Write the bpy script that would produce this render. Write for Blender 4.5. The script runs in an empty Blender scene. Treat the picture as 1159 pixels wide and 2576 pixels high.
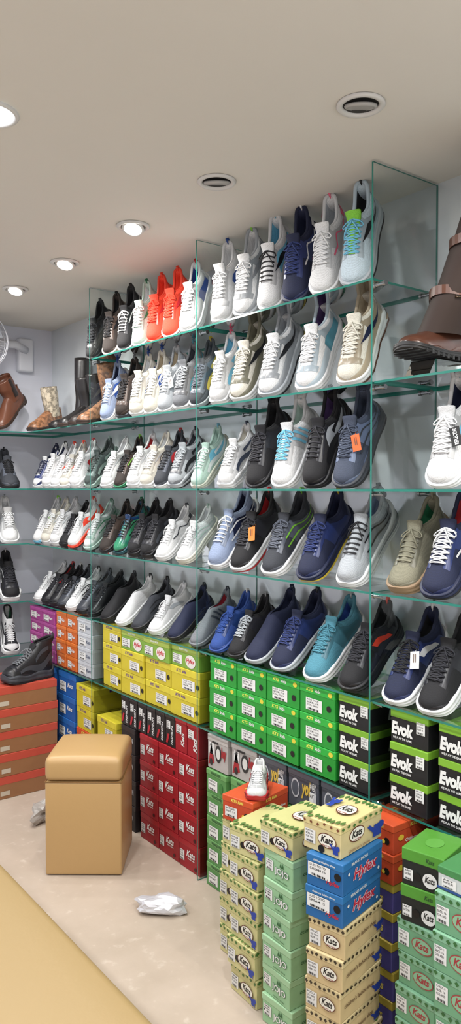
import bpy, bmesh, math, random
from mathutils import Vector, Matrix, Euler, noise
random.seed(7)
sc=bpy.context.scene
col=sc.collection
pi=math.pi
CEIL=2.43
XF=1.663; XW=1.95; YB=4.0; YW=4.30
SH=[2.10,1.805,1.497,1.20,0.885,0.595]   # shelf top surfaces
DIV=[0.638,1.508,2.378,3.243]

# ---------------------------------------------------------------- materials
def lin(c):
    r=[]
    for v in c[:3]:
        v=v/255.0
        r.append(v/12.92 if v<=0.04045 else ((v+0.055)/1.055)**2.4)
    return (r[0],r[1],r[2],1)
MC={}
def mat(c,rough=0.55,metal=0.0,kind=None,name=None,emit=0):
    key=(tuple(c),rough,metal,kind,emit)
    if key in MC: return MC[key]
    m=bpy.data.materials.new(name or (kind or 'surface'))
    m.use_nodes=True
    nt=m.node_tree; b=nt.nodes['Principled BSDF']
    b.inputs['Base Color'].default_value=lin(c)
    b.inputs['Roughness'].default_value=rough
    b.inputs['Metallic'].default_value=metal
    if emit:
        b.inputs['Emission Color'].default_value=lin(c)
        b.inputs['Emission Strength'].default_value=emit
    if kind:
        tc=nt.nodes.new('ShaderNodeTexCoord')
        bp=nt.nodes.new('ShaderNodeBump')
        def colvar(fac,amount):
            mx=nt.nodes.new('ShaderNodeMix'); mx.data_type='RGBA'
            a=lin(c); d=tuple(min(1,x*(1-amount)) for x in a[:3])+(1,)
            mx.inputs[6].default_value=d; mx.inputs[7].default_value=a
            nt.links.new(fac,mx.inputs[0]); nt.links.new(mx.outputs[2],b.inputs['Base Color'])
        if kind=='knit':
            t=nt.nodes.new('ShaderNodeTexVoronoi'); t.inputs['Scale'].default_value=380; t.inputs['Randomness'].default_value=.35
            nt.links.new(tc.outputs['Object'],t.inputs['Vector'])
            nt.links.new(t.outputs['Distance'],bp.inputs['Height'])
            bp.inputs['Strength'].default_value=0.3; bp.inputs['Distance'].default_value=0.001
            rr=nt.nodes.new('ShaderNodeMapRange'); rr.inputs[1].default_value=0.1; rr.inputs[2].default_value=0.6
            rr.inputs[3].default_value=0; rr.inputs[4].default_value=1
            nt.links.new(t.outputs['Distance'],rr.inputs[0]); colvar(rr.outputs[0],0.38)
        elif kind=='leather':
            t=nt.nodes.new('ShaderNodeTexNoise'); t.inputs['Scale'].default_value=60; t.inputs['Detail'].default_value=5
            nt.links.new(tc.outputs['Object'],t.inputs['Vector'])
            nt.links.new(t.outputs['Fac'],bp.inputs['Height'])
            bp.inputs['Strength'].default_value=0.2; bp.inputs['Distance'].default_value=0.002
        elif kind=='card':
            t=nt.nodes.new('ShaderNodeTexNoise'); t.inputs['Scale'].default_value=9; t.inputs['Detail'].default_value=3
            nt.links.new(tc.outputs['Object'],t.inputs['Vector'])
            nt.links.new(t.outputs['Fac'],bp.inputs['Height'])
            bp.inputs['Strength'].default_value=0.45; bp.inputs['Distance'].default_value=0.014
        elif kind=='snake':
            t=nt.nodes.new('ShaderNodeTexNoise'); t.inputs['Scale'].default_value=55; t.inputs['Detail'].default_value=4
            nt.links.new(tc.outputs['Object'],t.inputs['Vector'])
            rr=nt.nodes.new('ShaderNodeMapRange'); rr.inputs[1].default_value=0.42; rr.inputs[2].default_value=0.56
            nt.links.new(t.outputs['Fac'],rr.inputs[0]); colvar(rr.outputs[0],0.6)
        elif kind=='iris':
            lw=nt.nodes.new('ShaderNodeTexNoise'); lw.inputs['Scale'].default_value=12
            nt.links.new(tc.outputs['Object'],lw.inputs['Vector'])
            cr_=nt.nodes.new('ShaderNodeValToRGB')
            cr_.color_ramp.elements[0].color=lin((20,50,90)); cr_.color_ramp.elements[0].position=.4
            cr_.color_ramp.elements[1].color=lin((50,130,95)); cr_.color_ramp.elements[1].position=.6
            nt.links.new(lw.outputs['Fac'],cr_.inputs[0]); nt.links.new(cr_.outputs[0],b.inputs['Base Color'])
        if kind not in('iris',):
            nt.links.new(bp.outputs['Normal'],b.inputs['Normal'])
    MC[key]=m
    return m

def glassmat(name,tint,refl=1.0,rough=0.02):
    m=bpy.data.materials.new(name); m.use_nodes=True
    nt=m.node_tree
    for n in list(nt.nodes): nt.nodes.remove(n)
    o=nt.nodes.new('ShaderNodeOutputMaterial'); mx=nt.nodes.new('ShaderNodeMixShader')
    tr=nt.nodes.new('ShaderNodeBsdfTransparent'); tr.inputs[0].default_value=tint
    gl=nt.nodes.new('ShaderNodeBsdfGlossy'); gl.inputs['Roughness'].default_value=rough
    fr=nt.nodes.new('ShaderNodeFresnel'); fr.inputs[0].default_value=1.5
    mu=nt.nodes.new('ShaderNodeMath'); mu.operation='MULTIPLY'; mu.inputs[1].default_value=refl
    nt.links.new(fr.outputs[0],mu.inputs[0]); nt.links.new(mu.outputs[0],mx.inputs[0])
    nt.links.new(tr.outputs[0],mx.inputs[1]); nt.links.new(gl.outputs[0],mx.inputs[2])
    nt.links.new(mx.outputs[0],o.inputs[0])
    return m
GLASS=glassmat('shelf_glass',(0.91,0.975,0.955,1),1.3)
ACRYL=glassmat('clear_acrylic',(0.94,0.97,0.97,1),1.6,0.05)
EDGE=mat((40,112,100),0.12,0,None,'glass_edge',0.07)  # faint emission stands in for light carried through the glass to its edge
CHROME=mat((170,170,172),0.25,1.0,None,'chrome')

# ---------------------------------------------------------------- helpers
def mk(name,verts,faces,smooth=True,nm=1):
    me=bpy.data.meshes.new(name)
    me.from_pydata([tuple(v) for v in verts],[],faces)
    for i in range(nm): me.materials.append(None)
    if smooth:
        me.polygons.foreach_set('use_smooth',[True]*len(me.polygons))
    me.update()
    return me
def add(name,me,parent=None,mats=None,loc=None,rot=None):
    o=bpy.data.objects.new(name,me); col.objects.link(o)
    if parent: o.parent=parent
    if mats:
        for i,m in enumerate(mats):
            if i<len(o.material_slots):
                o.material_slots[i].link='OBJECT'; o.material_slots[i].material=m
    if loc is not None: o.location=loc
    if rot is not None: o.rotation_euler=rot
    return o
def top(o,label,cat,group=None):
    o['label']=label; o['category']=cat
    if group: o['group']=group
    return o
def empty(name,loc,rot=(0,0,0)):
    o=bpy.data.objects.new(name,None); o.empty_display_size=0.03
    col.objects.link(o); o.location=loc; o.rotation_euler=rot
    return o
def boxgeo(x0,x1,y0,y1,z0,z1,off=0):
    v=[(x0,y0,z0),(x1,y0,z0),(x1,y1,z0),(x0,y1,z0),(x0,y0,z1),(x1,y0,z1),(x1,y1,z1),(x0,y1,z1)]
    f=[(0,3,2,1),(4,5,6,7),(0,1,5,4),(1,2,6,5),(2,3,7,6),(3,0,4,7)]
    return v,[tuple(i+off for i in q) for q in f]
def bevbox(name,x0,x1,y0,y1,z0,z1,bev=0.003,seg=2,smooth=True):
    v,f=boxgeo(x0,x1,y0,y1,z0,z1)
    bm=bmesh.new(); vs=[bm.verts.new(p) for p in v]
    for q in f: bm.faces.new([vs[i] for i in q])
    bmesh.ops.bevel(bm,geom=bm.edges[:],offset=bev,segments=seg,affect='EDGES',profile=0.5)
    me=bpy.data.meshes.new(name); bm.to_mesh(me); bm.free()
    me.materials.append(None)
    if smooth and seg>2: me.polygons.foreach_set('use_smooth',[True]*len(me.polygons))
    return me
def tube(pts,r,n=6,flat=1.0,closed=False,off=0,rf=None):
    pts=[Vector(p) for p in pts]; V=[];F=[]
    N=len(pts); up0=Vector((0,0,1))
    for i,p in enumerate(pts):
        a=pts[(i-1)%N] if (i>0 or closed) else p
        b=pts[(i+1)%N] if (i<N-1 or closed) else p
        t=(b-a).normalized() if (b-a).length>1e-9 else Vector((1,0,0))
        u=up0 if abs(t.z)<0.95 else Vector((0,1,0))
        s=t.cross(u).normalized(); q=s.cross(t).normalized()
        rr=r*(rf(i/(N-1)) if rf else 1)
        for k in range(n):
            an=2*pi*k/n
            V.append(p+s*math.cos(an)*rr+q*math.sin(an)*rr*flat)
    for i in range(N if closed else N-1):
        j=(i+1)%N
        for k in range(n):
            k2=(k+1)%n
            F.append((off+i*n+k,off+i*n+k2,off+j*n+k2,off+j*n+k))
    if not closed:
        F.append(tuple(off+k for k in range(n))[::-1]); F.append(tuple(off+(N-1)*n+k for k in range(n)))
    return V,F
class Geo:
    def __init__(s): s.v=[];s.f=[]
    def add(s,vf):
        o=len(s.v); s.v+=list(vf[0]); s.f+=[tuple(i+o for i in q) for q in vf[1]]
    def grid(s,rows,flip=False,wrap=False):
        o=len(s.v); n=len(rows[0])
        for r in rows: s.v+=list(r)
        for i in range(len(rows)-1):
            for j in range(n if wrap else n-1):
                j2=(j+1)%n
                q=(o+i*n+j,o+i*n+j2,o+(i+1)*n+j2,o+(i+1)*n+j)
                s.f.append(q[::-1] if flip else q)
    def mesh(s,name,smooth=True,weld=True):
        me=mk(name,s.v,s.f,smooth)
        if weld:
            bm=bmesh.new(); bm.from_mesh(me)
            bmesh.ops.remove_doubles(bm,verts=bm.verts[:],dist=2e-5)
            bmesh.ops.dissolve_degenerate(bm,edges=bm.edges[:],dist=1e-6)
            bmesh.ops.recalc_face_normals(bm,faces=bm.faces[:])
            bm.to_mesh(me); bm.free()
            me.polygons.foreach_set('use_smooth',[smooth]*len(me.polygons))
        return me
def cyl(c0,c1,r0,r1,n=24):
    c0=Vector(c0);c1=Vector(c1);t=(c1-c0).normalized()
    u=Vector((0,0,1)) if abs(t.z)<.9 else Vector((1,0,0))
    s=t.cross(u).normalized();q=s.cross(t)
    V=[];F=[]
    for c,r in((c0,r0),(c1,r1)):
        for k in range(n):
            a=2*pi*k/n; V.append(c+s*math.cos(a)*r+q*math.sin(a)*r)
    for k in range(n): F.append((k,(k+1)%n,n+(k+1)%n,n+k))
    F.append(tuple(range(n))[::-1]);F.append(tuple(range(n,2*n)))
    return V,F
def cr(tab,t):
    n=len(tab)
    if t<=tab[0][0]: return tab[0][1]
    if t>=tab[-1][0]: return tab[-1][1]
    i=0
    for i in range(n-1):
        if t<=tab[i+1][0]: break
    x0,y0=tab[i];x1,y1=tab[i+1]
    def sl(j):
        a=max(j-1,0);b=min(j+1,n-1)
        return (tab[b][1]-tab[a][1])/(tab[b][0]-tab[a][0])
    h=x1-x0;a=(t-x0)/h
    return (2*a**3-3*a*a+1)*y0+(a**3-2*a*a+a)*h*sl(i)+(-2*a**3+3*a*a)*y1+(a**3-a*a)*h*sl(i+1)

# position along the display wall for a surveyed bearing at wall distance X, height z
TH=math.radians(37.4); PT=math.radians(1.78)
def Yat(px,X,z=1.5):
    k=(px-579.5)/1935.0; s,c=math.sin(TH),math.cos(TH); sp,cp=math.sin(PT),math.cos(PT)
    return (c*X-k*(cp*s*X+(1.5-z)*sp))/(s+c*cp*k)

# ---------------------------------------------------------------- shoe generator
WT=[(0,0),(.1,.44),(.2,.72),(.3,.80),(.4,.77),(.5,.82),(.6,.94),(.7,1),(.8,.92),(.9,.58),(1,0)]
ZS=[(0,.006),(.1,.002),(.2,0),(.6,0),(.7,.002),(.8,.006),(.9,.012),(1,.018)]
RT=[(0,.9),(.1,.78),(.2,.62),(.3,.56),(.37,.46),(.42,.28),(.46,0),(1,0)]
HR=[(0,.106),(.08,.110),(.2,.092),(.3,.078),(.38,.085),(.45,.105),(.5,.100),(.6,.084),(.7,.068),(.8,.057),(.9,.047),(1,.032)]
STY={
 'R':dict(hw=.0460,L=.290,H=HR,T=[(0,.042),(.2,.034),(.5,.025),(.8,.020),(1,.012)],wav=0),
 'F':dict(hw=.0455,L=.294,H=[(0,.118),(.08,.121),(.2,.104),(.3,.090),(.38,.094),(.45,.110),(.5,.104),(.6,.088),(.7,.074),(.8,.064),(.9,.054),(1,.038)],T=[(0,.056),(.12,.052),(.3,.040),(.5,.030),(.7,.024),(1,.016)],wav=0),
 'V':dict(hw=.0475,L=.290,H=[(0,.108),(.08,.110),(.2,.098),(.3,.088),(.38,.092),(.45,.106),(.5,.100),(.6,.085),(.7,.073),(.8,.064),(.9,.054),(1,.038)],T=[(0,.040),(.2,.038),(.5,.026),(.8,.022),(1,.016)],wav=.001),
 'K':dict(hw=.049,L=.292,H=[(0,.118),(.08,.12),(.2,.104),(.3,.094),(.38,.10),(.45,.118),(.5,.112),(.6,.096),(.7,.082),(.8,.073),(.9,.061),(1,.044)],T=[(0,.052),(.1,.050),(.3,.036),(.5,.035),(.8,.029),(1,.020)],wav=.003),
 'S':dict(hw=.0450,L=.290,H=[(0,.098),(.08,.1),(.2,.080),(.3,.072),(.38,.082),(.45,.094),(.5,.086),(.6,.070),(.7,.060),(.8,.052),(.9,.044),(1,.030)],T=[(0,.032),(.2,.028),(.5,.024),(.8,.019),(1,.012)],wav=0),
 'C':dict(hw=.0465,L=.285,H=[(0,.092),(.08,.094),(.2,.082),(.3,.074),(.38,.082),(.45,.096),(.5,.092),(.6,.075),(.7,.064),(.8,.058),(.9,.051),(1,.038)],T=[(0,.028),(.2,.026),(.5,.026),(.8,.024),(1,.022)],wav=0),
 'H':dict(hw=.050,L=.29,H=[(0,.172),(.08,.175),(.2,.170),(.3,.164),(.38,.160),(.45,.140),(.5,.116),(.6,.090),(.7,.074),(.8,.066),(.9,.055),(1,.038)],T=[(0,.038),(.2,.034),(.5,.030),(.8,.028),(1,.022)],wav=.0015),
 'B':dict(hw=.044,L=.285,H=[(0,.105),(.08,.107),(.2,.107),(.3,.107),(.38,.106),(.45,.102),(.5,.094),(.6,.074),(.7,.060),(.8,.052),(.9,.042),(1,.030)],T=[(0,.030),(.15,.03),(.3,.020),(.5,.014),(.8,.012),(1,.010)],wav=0),
}
class Shoe:
    def __init__(s,k):
        P=STY[k]; s.k=k; s.L=P['L'];s.hw=P['hw'];s.HT=P['H'];s.TT=P['T'];s.wav=P['wav']
    def u(s,t): return (1-math.cos(pi*t))/2
    def S(s,t,q,side):
        t=min(max(t,0),1); q=min(max(q,0),1)
        w=max(cr(WT,t),0)*s.hw; zb=cr(ZS,t)+cr(s.TT,t)-.004; H=cr(s.HT,t); r=min(max(cr(RT,t),0),.95)
        wr=w*r
        y=wr+(w-wr)*max(math.cos(q*pi/2),0)**.78
        z=zb+(H-zb)*math.sin(q*pi/2)
        x=s.L*s.u(t)
        if t<.25: x-= .012*(1-t/.25)*(q**3) - .006*(1-t/.25)*math.sin(pi*q)
        return Vector((x,side*y,z))
    def N(s,t,q,side):
        t=min(max(t,.012),.985); q=min(max(q,.02),.97); e=.008
        a=s.S(t+e,q,side)-s.S(t-e,q,side); b=s.S(t,q+e,side)-s.S(t,q-e,side)
        n=a.cross(b)
        if n.length<1e-12: return Vector((0,0,1))
        n.normalize()
        p=s.S(t,q,side); c=Vector((s.L*.5*.3+p.x*.7,0,.02))
        if n.dot(p-c)<0: n=-n
        return n
    def P(s,t,q,side,off): return s.S(t,q,side)+s.N(t,q,side)*off
    def patch(s,g,f,na=10,nb=4,off=.0016,sides=(-1,1)):
        for sd in sides:
            rows=[]
            for i in range(na+1):
                row=[]
                for j in range(nb+1):
                    t,q=f(i/na,j/nb); o_=off if (0<j<nb and 0<i<na) or nb<3 else off*.35
                    row.append(s.P(t,q,sd,o_))
                rows.append(row)
            g.grid(rows)
    def upper(s):
        g=Geo(); nt=34; nq=10
        for sd in(-1,1):
            g.grid([[s.S(i/nt,j/nq,sd) for j in range(nq+1)] for i in range(nt+1)])
        return g.mesh('upper')
    def solep(s,t,ex,end):
        w=max(cr(WT,t),0)*s.hw*(1.0+ex)+ (s.wav*math.sin(t*38) if not end else 0)+ (0.0015 if not end else 0)
        x=(s.L*s.u(t)-s.L/2)*(1.0+ex*.55)+s.L/2
        if s.k=='F' and t<.2: x-=.010*(1-t/.2)
        z0=cr(ZS,t); th=cr(s.TT,t); a=z0+.003; b=z0+th+.003
        if s.k in 'KH': b+=.004*math.sin(t*20)
        if s.k=='R': b+=.0035*math.sin(t*10+1.2)
        if s.k=='F': b+=.005*math.sin(t*12+.3)
        return max(w,0),x,a,b
    def sole(s,lo,hi,ex,name):
        g=Geo(); rows=[]; nt=72
        for i in range(nt+1):
            t=i/nt; end=not(0<i<nt)
            w,x,a,b=s.solep(t,ex,end); z0=cr(ZS,t)
            if lo!=0: a=z0-.003; b=z0+.004
            if s.k=='B' and .28<t<.47 and lo!=0: a+=.006; b+=.006
            gr=.95 if s.k in 'RKF' and lo==0 else .985
            fl=1.0+(.02*math.sin(t*95) if s.k in 'KH' and lo==0 else 0)
            prof=[(0,a),(w*.93,a),(w,a+(b-a)*.12),(w*1.035*fl,a+(b-a)*.36),(w*gr,a+(b-a)*.50),(w*gr,a+(b-a)*.57),(w*1.015,a+(b-a)*.70),(w*1.0,a+(b-a)*.92),(w*.95,b),(0,b)]
            rows.append([Vector((x,-y,z)) for y,z in prof]+[Vector((x,y,z)) for y,z in prof[::-1]])
        g.grid(rows,wrap=True)
        return g.mesh(name)
    def sole_accent(s,sd):
        g=Geo(); rows=[]; n=20
        for i in range(n+1):
            f=i/n
            if s.k=='V': t=.05+.22*f; lo_,hi_=.25,.62
            elif s.k=='F': t=.03+.55*f; lo_,hi_=.16+.3*f,.42+.22*f
            else: t=.10+.75*f; lo_,hi_=.42,.62
            w,x,a,b=s.solep(t,.10,False)
            e=math.sin(pi*min(max(f,.0),1))**.4
            mid=(lo_+hi_)/2; h=(hi_-lo_)/2*e
            rows.append([Vector((x,sd*(w*1.04+.0012),a+(b-a)*(mid+h*v))) for v in(-1,-.3,.3,1)])
        g.grid(rows); return g.mesh('midsole_insert')
    def lining(s):
        g=Geo(); nt=16; tm=.455
        for sd in(-1,1):
            rows=[]
            for i in range(nt+1):
                t=tm*i/nt; p=s.S(t,1,sd); zb=cr(ZS,t)+cr(s.TT,t); y=p.y
                rows.append([Vector((p.x,y,p.z)),Vector((p.x+.004*(1-i/nt),y*.86,p.z-.012)),Vector((p.x+.006*(1-i/nt),y*.8,zb+.028)),Vector((p.x+.006*(1-i/nt),y*.6,zb+.010)),Vector((p.x+.006*(1-i/nt),0,zb+.008))])
            g.grid(rows)
        return g.mesh('lining')
    def collar(s):
        g=Geo(); tm=.44
        pts=[s.S(tm*(1-i/16),1,-1) for i in range(17)]+[s.S(tm*i/16,1,1) for i in range(1,17)]
        pts=[p-Vector((0,0,.002)) for p in pts]
        rr=.0062 if s.k not in 'SB' else .0042
        g.add(tube(pts,rr,8,1.0,False,0,lambda f:.55+.45*math.sin(pi*f)**.6))
        return g.mesh('collar')
    def tongue(s):
        g=Geo(); cl=[]
        for i in range(7):
            t=.69-.23*i/6
            p=s.S(t,1,1); cl.append((Vector((p.x,0,p.z+.0015)),.012+.009*i/6))
        p=cl[-1][0]
        h=.015 if s.k!='K' else .020
        cl.append((p+Vector((-.007,0,h*.5)),.023)); cl.append((p+Vector((-.012,0,h)),.0235)); cl.append((p+Vector((-.015,0,h*1.15)),.020))
        rows=[]
        for i,(c,w) in enumerate(cl):
            a=cl[max(i-1,0)][0];b=cl[min(i+1,len(cl)-1)][0]; d=(b-a).normalized(); n=Vector((-d.z,0,d.x))
            if n.x<0: n=-n
            row=[]
            for k in range(7):
                f=-1+2*k/6; row.append(c+Vector((0,f*w,0))+n*(.0035-.007*f*f))
            for k in range(6,-1,-1):
                f=-1+2*k/6; row.append(c+Vector((0,f*w,0))+n*(-.0025-.007*f*f))
            rows.append(row)
        g.grid(rows,wrap=True)
        return g.mesh('tongue')
    def laces(s):
        g=Geo(); ts=[.475+.034*i for i in range(7)]
        def cross(t0,t1,off,q0=.62):
            pts=[]
            for i in range(9):
                f=i/8; t=t0+(t1-t0)*f
                if f<.5: q=q0+(1-q0)*(f*2); sd=-1
                else: q=q0+(1-q0)*(2-2*f); sd=1
                p=s.S(t,min(q,.985),sd); n=s.N(t,min(q,.93),sd)
                pts.append(p+Vector((0,0,.0025))+n*off)
            return pts
        for i,t in enumerate(ts):
            g.add(tube(cross(t,t,.0022,.62+.02*i),.0030,6,.4))
            if i<6 and s.k in 'KRHV':
                g.add(tube(cross(t,ts[i+1],.0034,.64+.02*i),.0022,5,.5)); g.add(tube(cross(ts[i+1],t,.0040,.64+.02*i),.0022,5,.5))
        c=s.S(ts[0],1,1)+Vector((.003,0,.008)); c.y=0
        for sd in(-1,1):
            pts=[c+Vector((.010*math.sin(a)-.002+.014*abs(math.sin(a/2)),sd*.016*(1-math.cos(a)),-.008*(1-math.cos(a))*.9)) for a in [2*pi*k/10 for k in range(10)]]
            g.add(tube(pts,.0018,5,1,True))
            g.add(tube([c,c+Vector((.016,sd*.010,-.002)),c+Vector((.032,sd*.022,-.014)),c+Vector((.042,sd*.026,-.026))],.0018,5))
        return g.mesh('laces',weld=False)
    def toe(s):
        def f(a,b):
            t=.30+.70*a; e=max(0,(t-.72)/.28)
            if s.k=='V': return t,b*(.30+.04*math.sin(t*12)+.22*e**.8)
            if s.k=='F': return t,b*(.08+.40*e**1.2)
            return t,b*(.10+.05*math.sin(t*22)+.42*e**.8)
        g=Geo(); s.patch(g,f,22,5,.0018); return g.mesh('toe_guard')
    def vamp(s):
        g=Geo(); s.patch(g,lambda a,b:(.70+.06*a+.02*b,.42+.575*b),4,6,.002); return g.mesh('vamp_overlay')
    def quarter(s,sd):
        g=Geo()
        if s.k=='V': s.patch(g,lambda a,b:(.20+.26*a,.10+(.62-.10*math.sin(pi*a))*b),8,5,.002,(sd,))
        elif s.k=='F': s.patch(g,lambda a,b:(.18+.40*a-.08*b,.10+.30*b+.22*a*a),10,4,.002,(sd,))
        else: s.patch(g,lambda a,b:(.22+.30*a+.05*b,.10+.62*b*(.55+.45*a)),10,4,.0018,(sd,))
        return g.mesh('quarter_panel')
    def heel(s):
        g=Geo(); s.patch(g,lambda a,b:(.235*a,b*(.80-.5*a*a)),8,5,.002); return g.mesh('heel_counter')
    def eye(s,sd):
        g=Geo(); s.patch(g,lambda a,b:(.44+.27*a,.56+.27*b-.02*a),9,3,.0024,(sd,)); return g.mesh('eyestay')
    def tab(s):
        g=Geo(); p=s.S(0,1,1)
        g.add(tube([p+Vector((.003,0,-.022)),p+Vector((-.006,0,-.008)),p+Vector((-.008,0,.008)),p+Vector((-.001,0,.016)),p+Vector((.005,0,.008)),p+Vector((.006,0,-.006))],.0055,6,.45))
        return g.mesh('pull_tab')
    def stripe(s,k,sd):
        g=Geo(); S1=(sd,)
        if k=='sw':
            def f(a,b):
                t=.17+.43*a
                c=.62*(1-a)**2+.02*2*a*(1-a)+.62*a*a
                th=.17*math.sin(pi*min(1,a**1.6))*.9+.012
                return t,c+th*(b-.5)
            s.patch(g,f,18,2,.0028,S1)
        elif k=='3':
            for i in range(3):
                s.patch(g,lambda a,b,i=i:(.40+.052*i+.022*b-.05*(1-a),.12+.56*a),6,1,.0028,S1)
        elif k=='wave':
            s.patch(g,lambda a,b:(.08+.60*a,.10+.16*b+.10*math.sin(a*9)+.04),18,2,.0026,S1)
            s.patch(g,lambda a,b:(.25+.20*a,.48+.12*b-.2*a*a),8,2,.0028,S1)
        elif k=='bar':
            s.patch(g,lambda a,b:(.32+.18*a+.03*b,.22+.20*b+.12*a),6,2,.0028,S1)
        elif k=='line':
            s.patch(g,lambda a,b:(.12+.46*a,.30+.05*b+.25*a*a),12,1,.0028,S1)
            s.patch(g,lambda a,b:(.22+.40*a,.14+.05*b+.20*a*a),12,1,.0028,S1)
        elif k=='block':
            s.patch(g,lambda a,b:(.24+.26*a,.12+.34*b-.10*a),8,2,.0028,S1)
        elif k=='zig':
            s.patch(g,lambda a,b:(.26+.34*a,.28+.06*b+.14*abs(((a*4)%2)-1)),16,1,.0028,S1)
            s.patch(g,lambda a,b:(.14+.10*a,.35+.28*b),4,2,.0030,S1)
        return g.mesh('side_stripe')
PARTS={};STR={}
def parts(k):
    if k in PARTS: return PARTS[k]
    s=Shoe(k)
    d=dict(upper=s.upper(),midsole=s.sole(0,0,.10,'midsole'),outsole=s.sole(1,0,.085,'outsole'),lining=s.lining(),collar=s.collar(),toe_guard=s.toe(),heel_counter=s.heel(),pull_tab=s.tab())
    if k not in 'SB': d['tongue']=s.tongue(); d['laces']=s.laces(); d['eyestay']=(s.eye(-1),s.eye(1))
    if k in 'KHV': d['vamp_overlay']=s.vamp()
    if k in 'VFKR': d['quarter_panel']=(s.quarter(-1),s.quarter(1))
    if k in 'VFK': d['midsole_insert']=(s.sole_accent(-1),s.sole_accent(1))
    d['_s']=s
    PARTS[k]=d
    return d
def stripe(k,kind):
    if (k,kind) not in STR: STR[(k,kind)]=[parts(k)['_s'].stripe(kind,sd) for sd in(-1,1)]
    return STR[(k,kind)]
CN={'wh':(214,215,216),'ow':(206,202,190),'bk':(22,22,26),'nv':(22,30,60),'gr':(118,121,126),'dg':(54,57,64),'lg':(166,171,176),
 'lb':(108,176,204),'tl':(74,134,152),'og':(236,68,44),'rd':(168,34,40),'bl':(40,72,142),'sl':(62,70,88),'bg':(178,164,140),'tn':(144,120,94),
 'br':(84,52,36),'db':(46,38,34),'mt':(178,200,190),'lm':(122,190,58),'ye':(200,176,50),'pk':(225,96,126),'pu':(76,54,100),'ol':(128,125,106),
 'gn':(40,118,80),'ir':(30,80,90),'bs':(136,150,178),'mb':(66,88,134),'cg':(66,76,74),'pb':(186,202,212)}
WN={'wh':'white','ow':'off-white','bk':'black','nv':'navy','gr':'grey','dg':'dark grey','lg':'light grey','lb':'light blue','tl':'teal','og':'bright orange-red',
 'rd':'red','bl':'blue','sl':'slate grey','bg':'beige','tn':'tan','br':'brown','db':'dark brown','mt':'pale mint','lm':'lime green','ye':'yellow','pk':'pink','pu':'purple',
 'ol':'olive beige','gn':'green','ir':'iridescent teal','bs':'blue-grey','mb':'mid blue','cg':'charcoal green','pb':'pale blue'}
def fm(c,leather=False):
    if c=='ir': return mat(CN[c],.25,0,'iris')
    return mat(CN[c],.38 if leather else .8,0,'leather' if leather else 'knit')
def rub(c): return mat(CN[c],.5,0,None,'rubber')
def minmax(me,R):
    mn=Vector((9,9,9));mx=-mn.copy()
    for v in me.vertices:
        p=R@v.co
        for i in range(3):
            mn[i]=min(mn[i],p[i]);mx[i]=max(mx[i],p[i])
    return mn,mx
BB={}
def pose_bb(k,tilt,yaw):
    key=(k,round(tilt,3),round(yaw,3))
    if key in BB: return BB[key]
    R=Euler((0,tilt,yaw)).to_matrix(); d=parts(k)
    mm=[minmax(d[n],R) for n in('outsole','midsole','upper')]
    BB[key]=([min(m[0][i] for m in mm) for i in range(3)],[max(m[1][i] for m in mm) for i in range(3)])
    return BB[key]
STM={}
def standmesh(k,tilt):
    key=(k,round(tilt,2))
    if key in STM: return STM[key]
    R=Euler((0,tilt,0)).to_matrix(); best=None
    for v in parts(k)['outsole'].vertices:
        p=R@v.co
        if best is None or p.z<best.z: best=p.copy()
    c,s=math.cos(tilt),math.sin(tilt)
    def pt(r,o): return Vector((best.x-r*c-o*s,0,r*s-o*c))
    prof=[pt(.035,.007),pt(.19,.007)]
    prof+= [Vector((prof[-1].x-.004,0,.002)),Vector((prof[-1].x+.07,0,.002))]
    prof[0].z=max(prof[0].z,.004)
    V=[];F=[]
    for p in prof: V+=[Vector((p.x,-.022,p.z)),Vector((p.x,.022,p.z))]
    for i in range(len(prof)-1): F.append((2*i,2*i+1,2*i+3,2*i+2))
    me=mk('acrylic_stand',V,F,False); STM[key]=me
    return me
def shade(c,f): return tuple(int(max(0,min(255,v*f))) for v in c)
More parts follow.
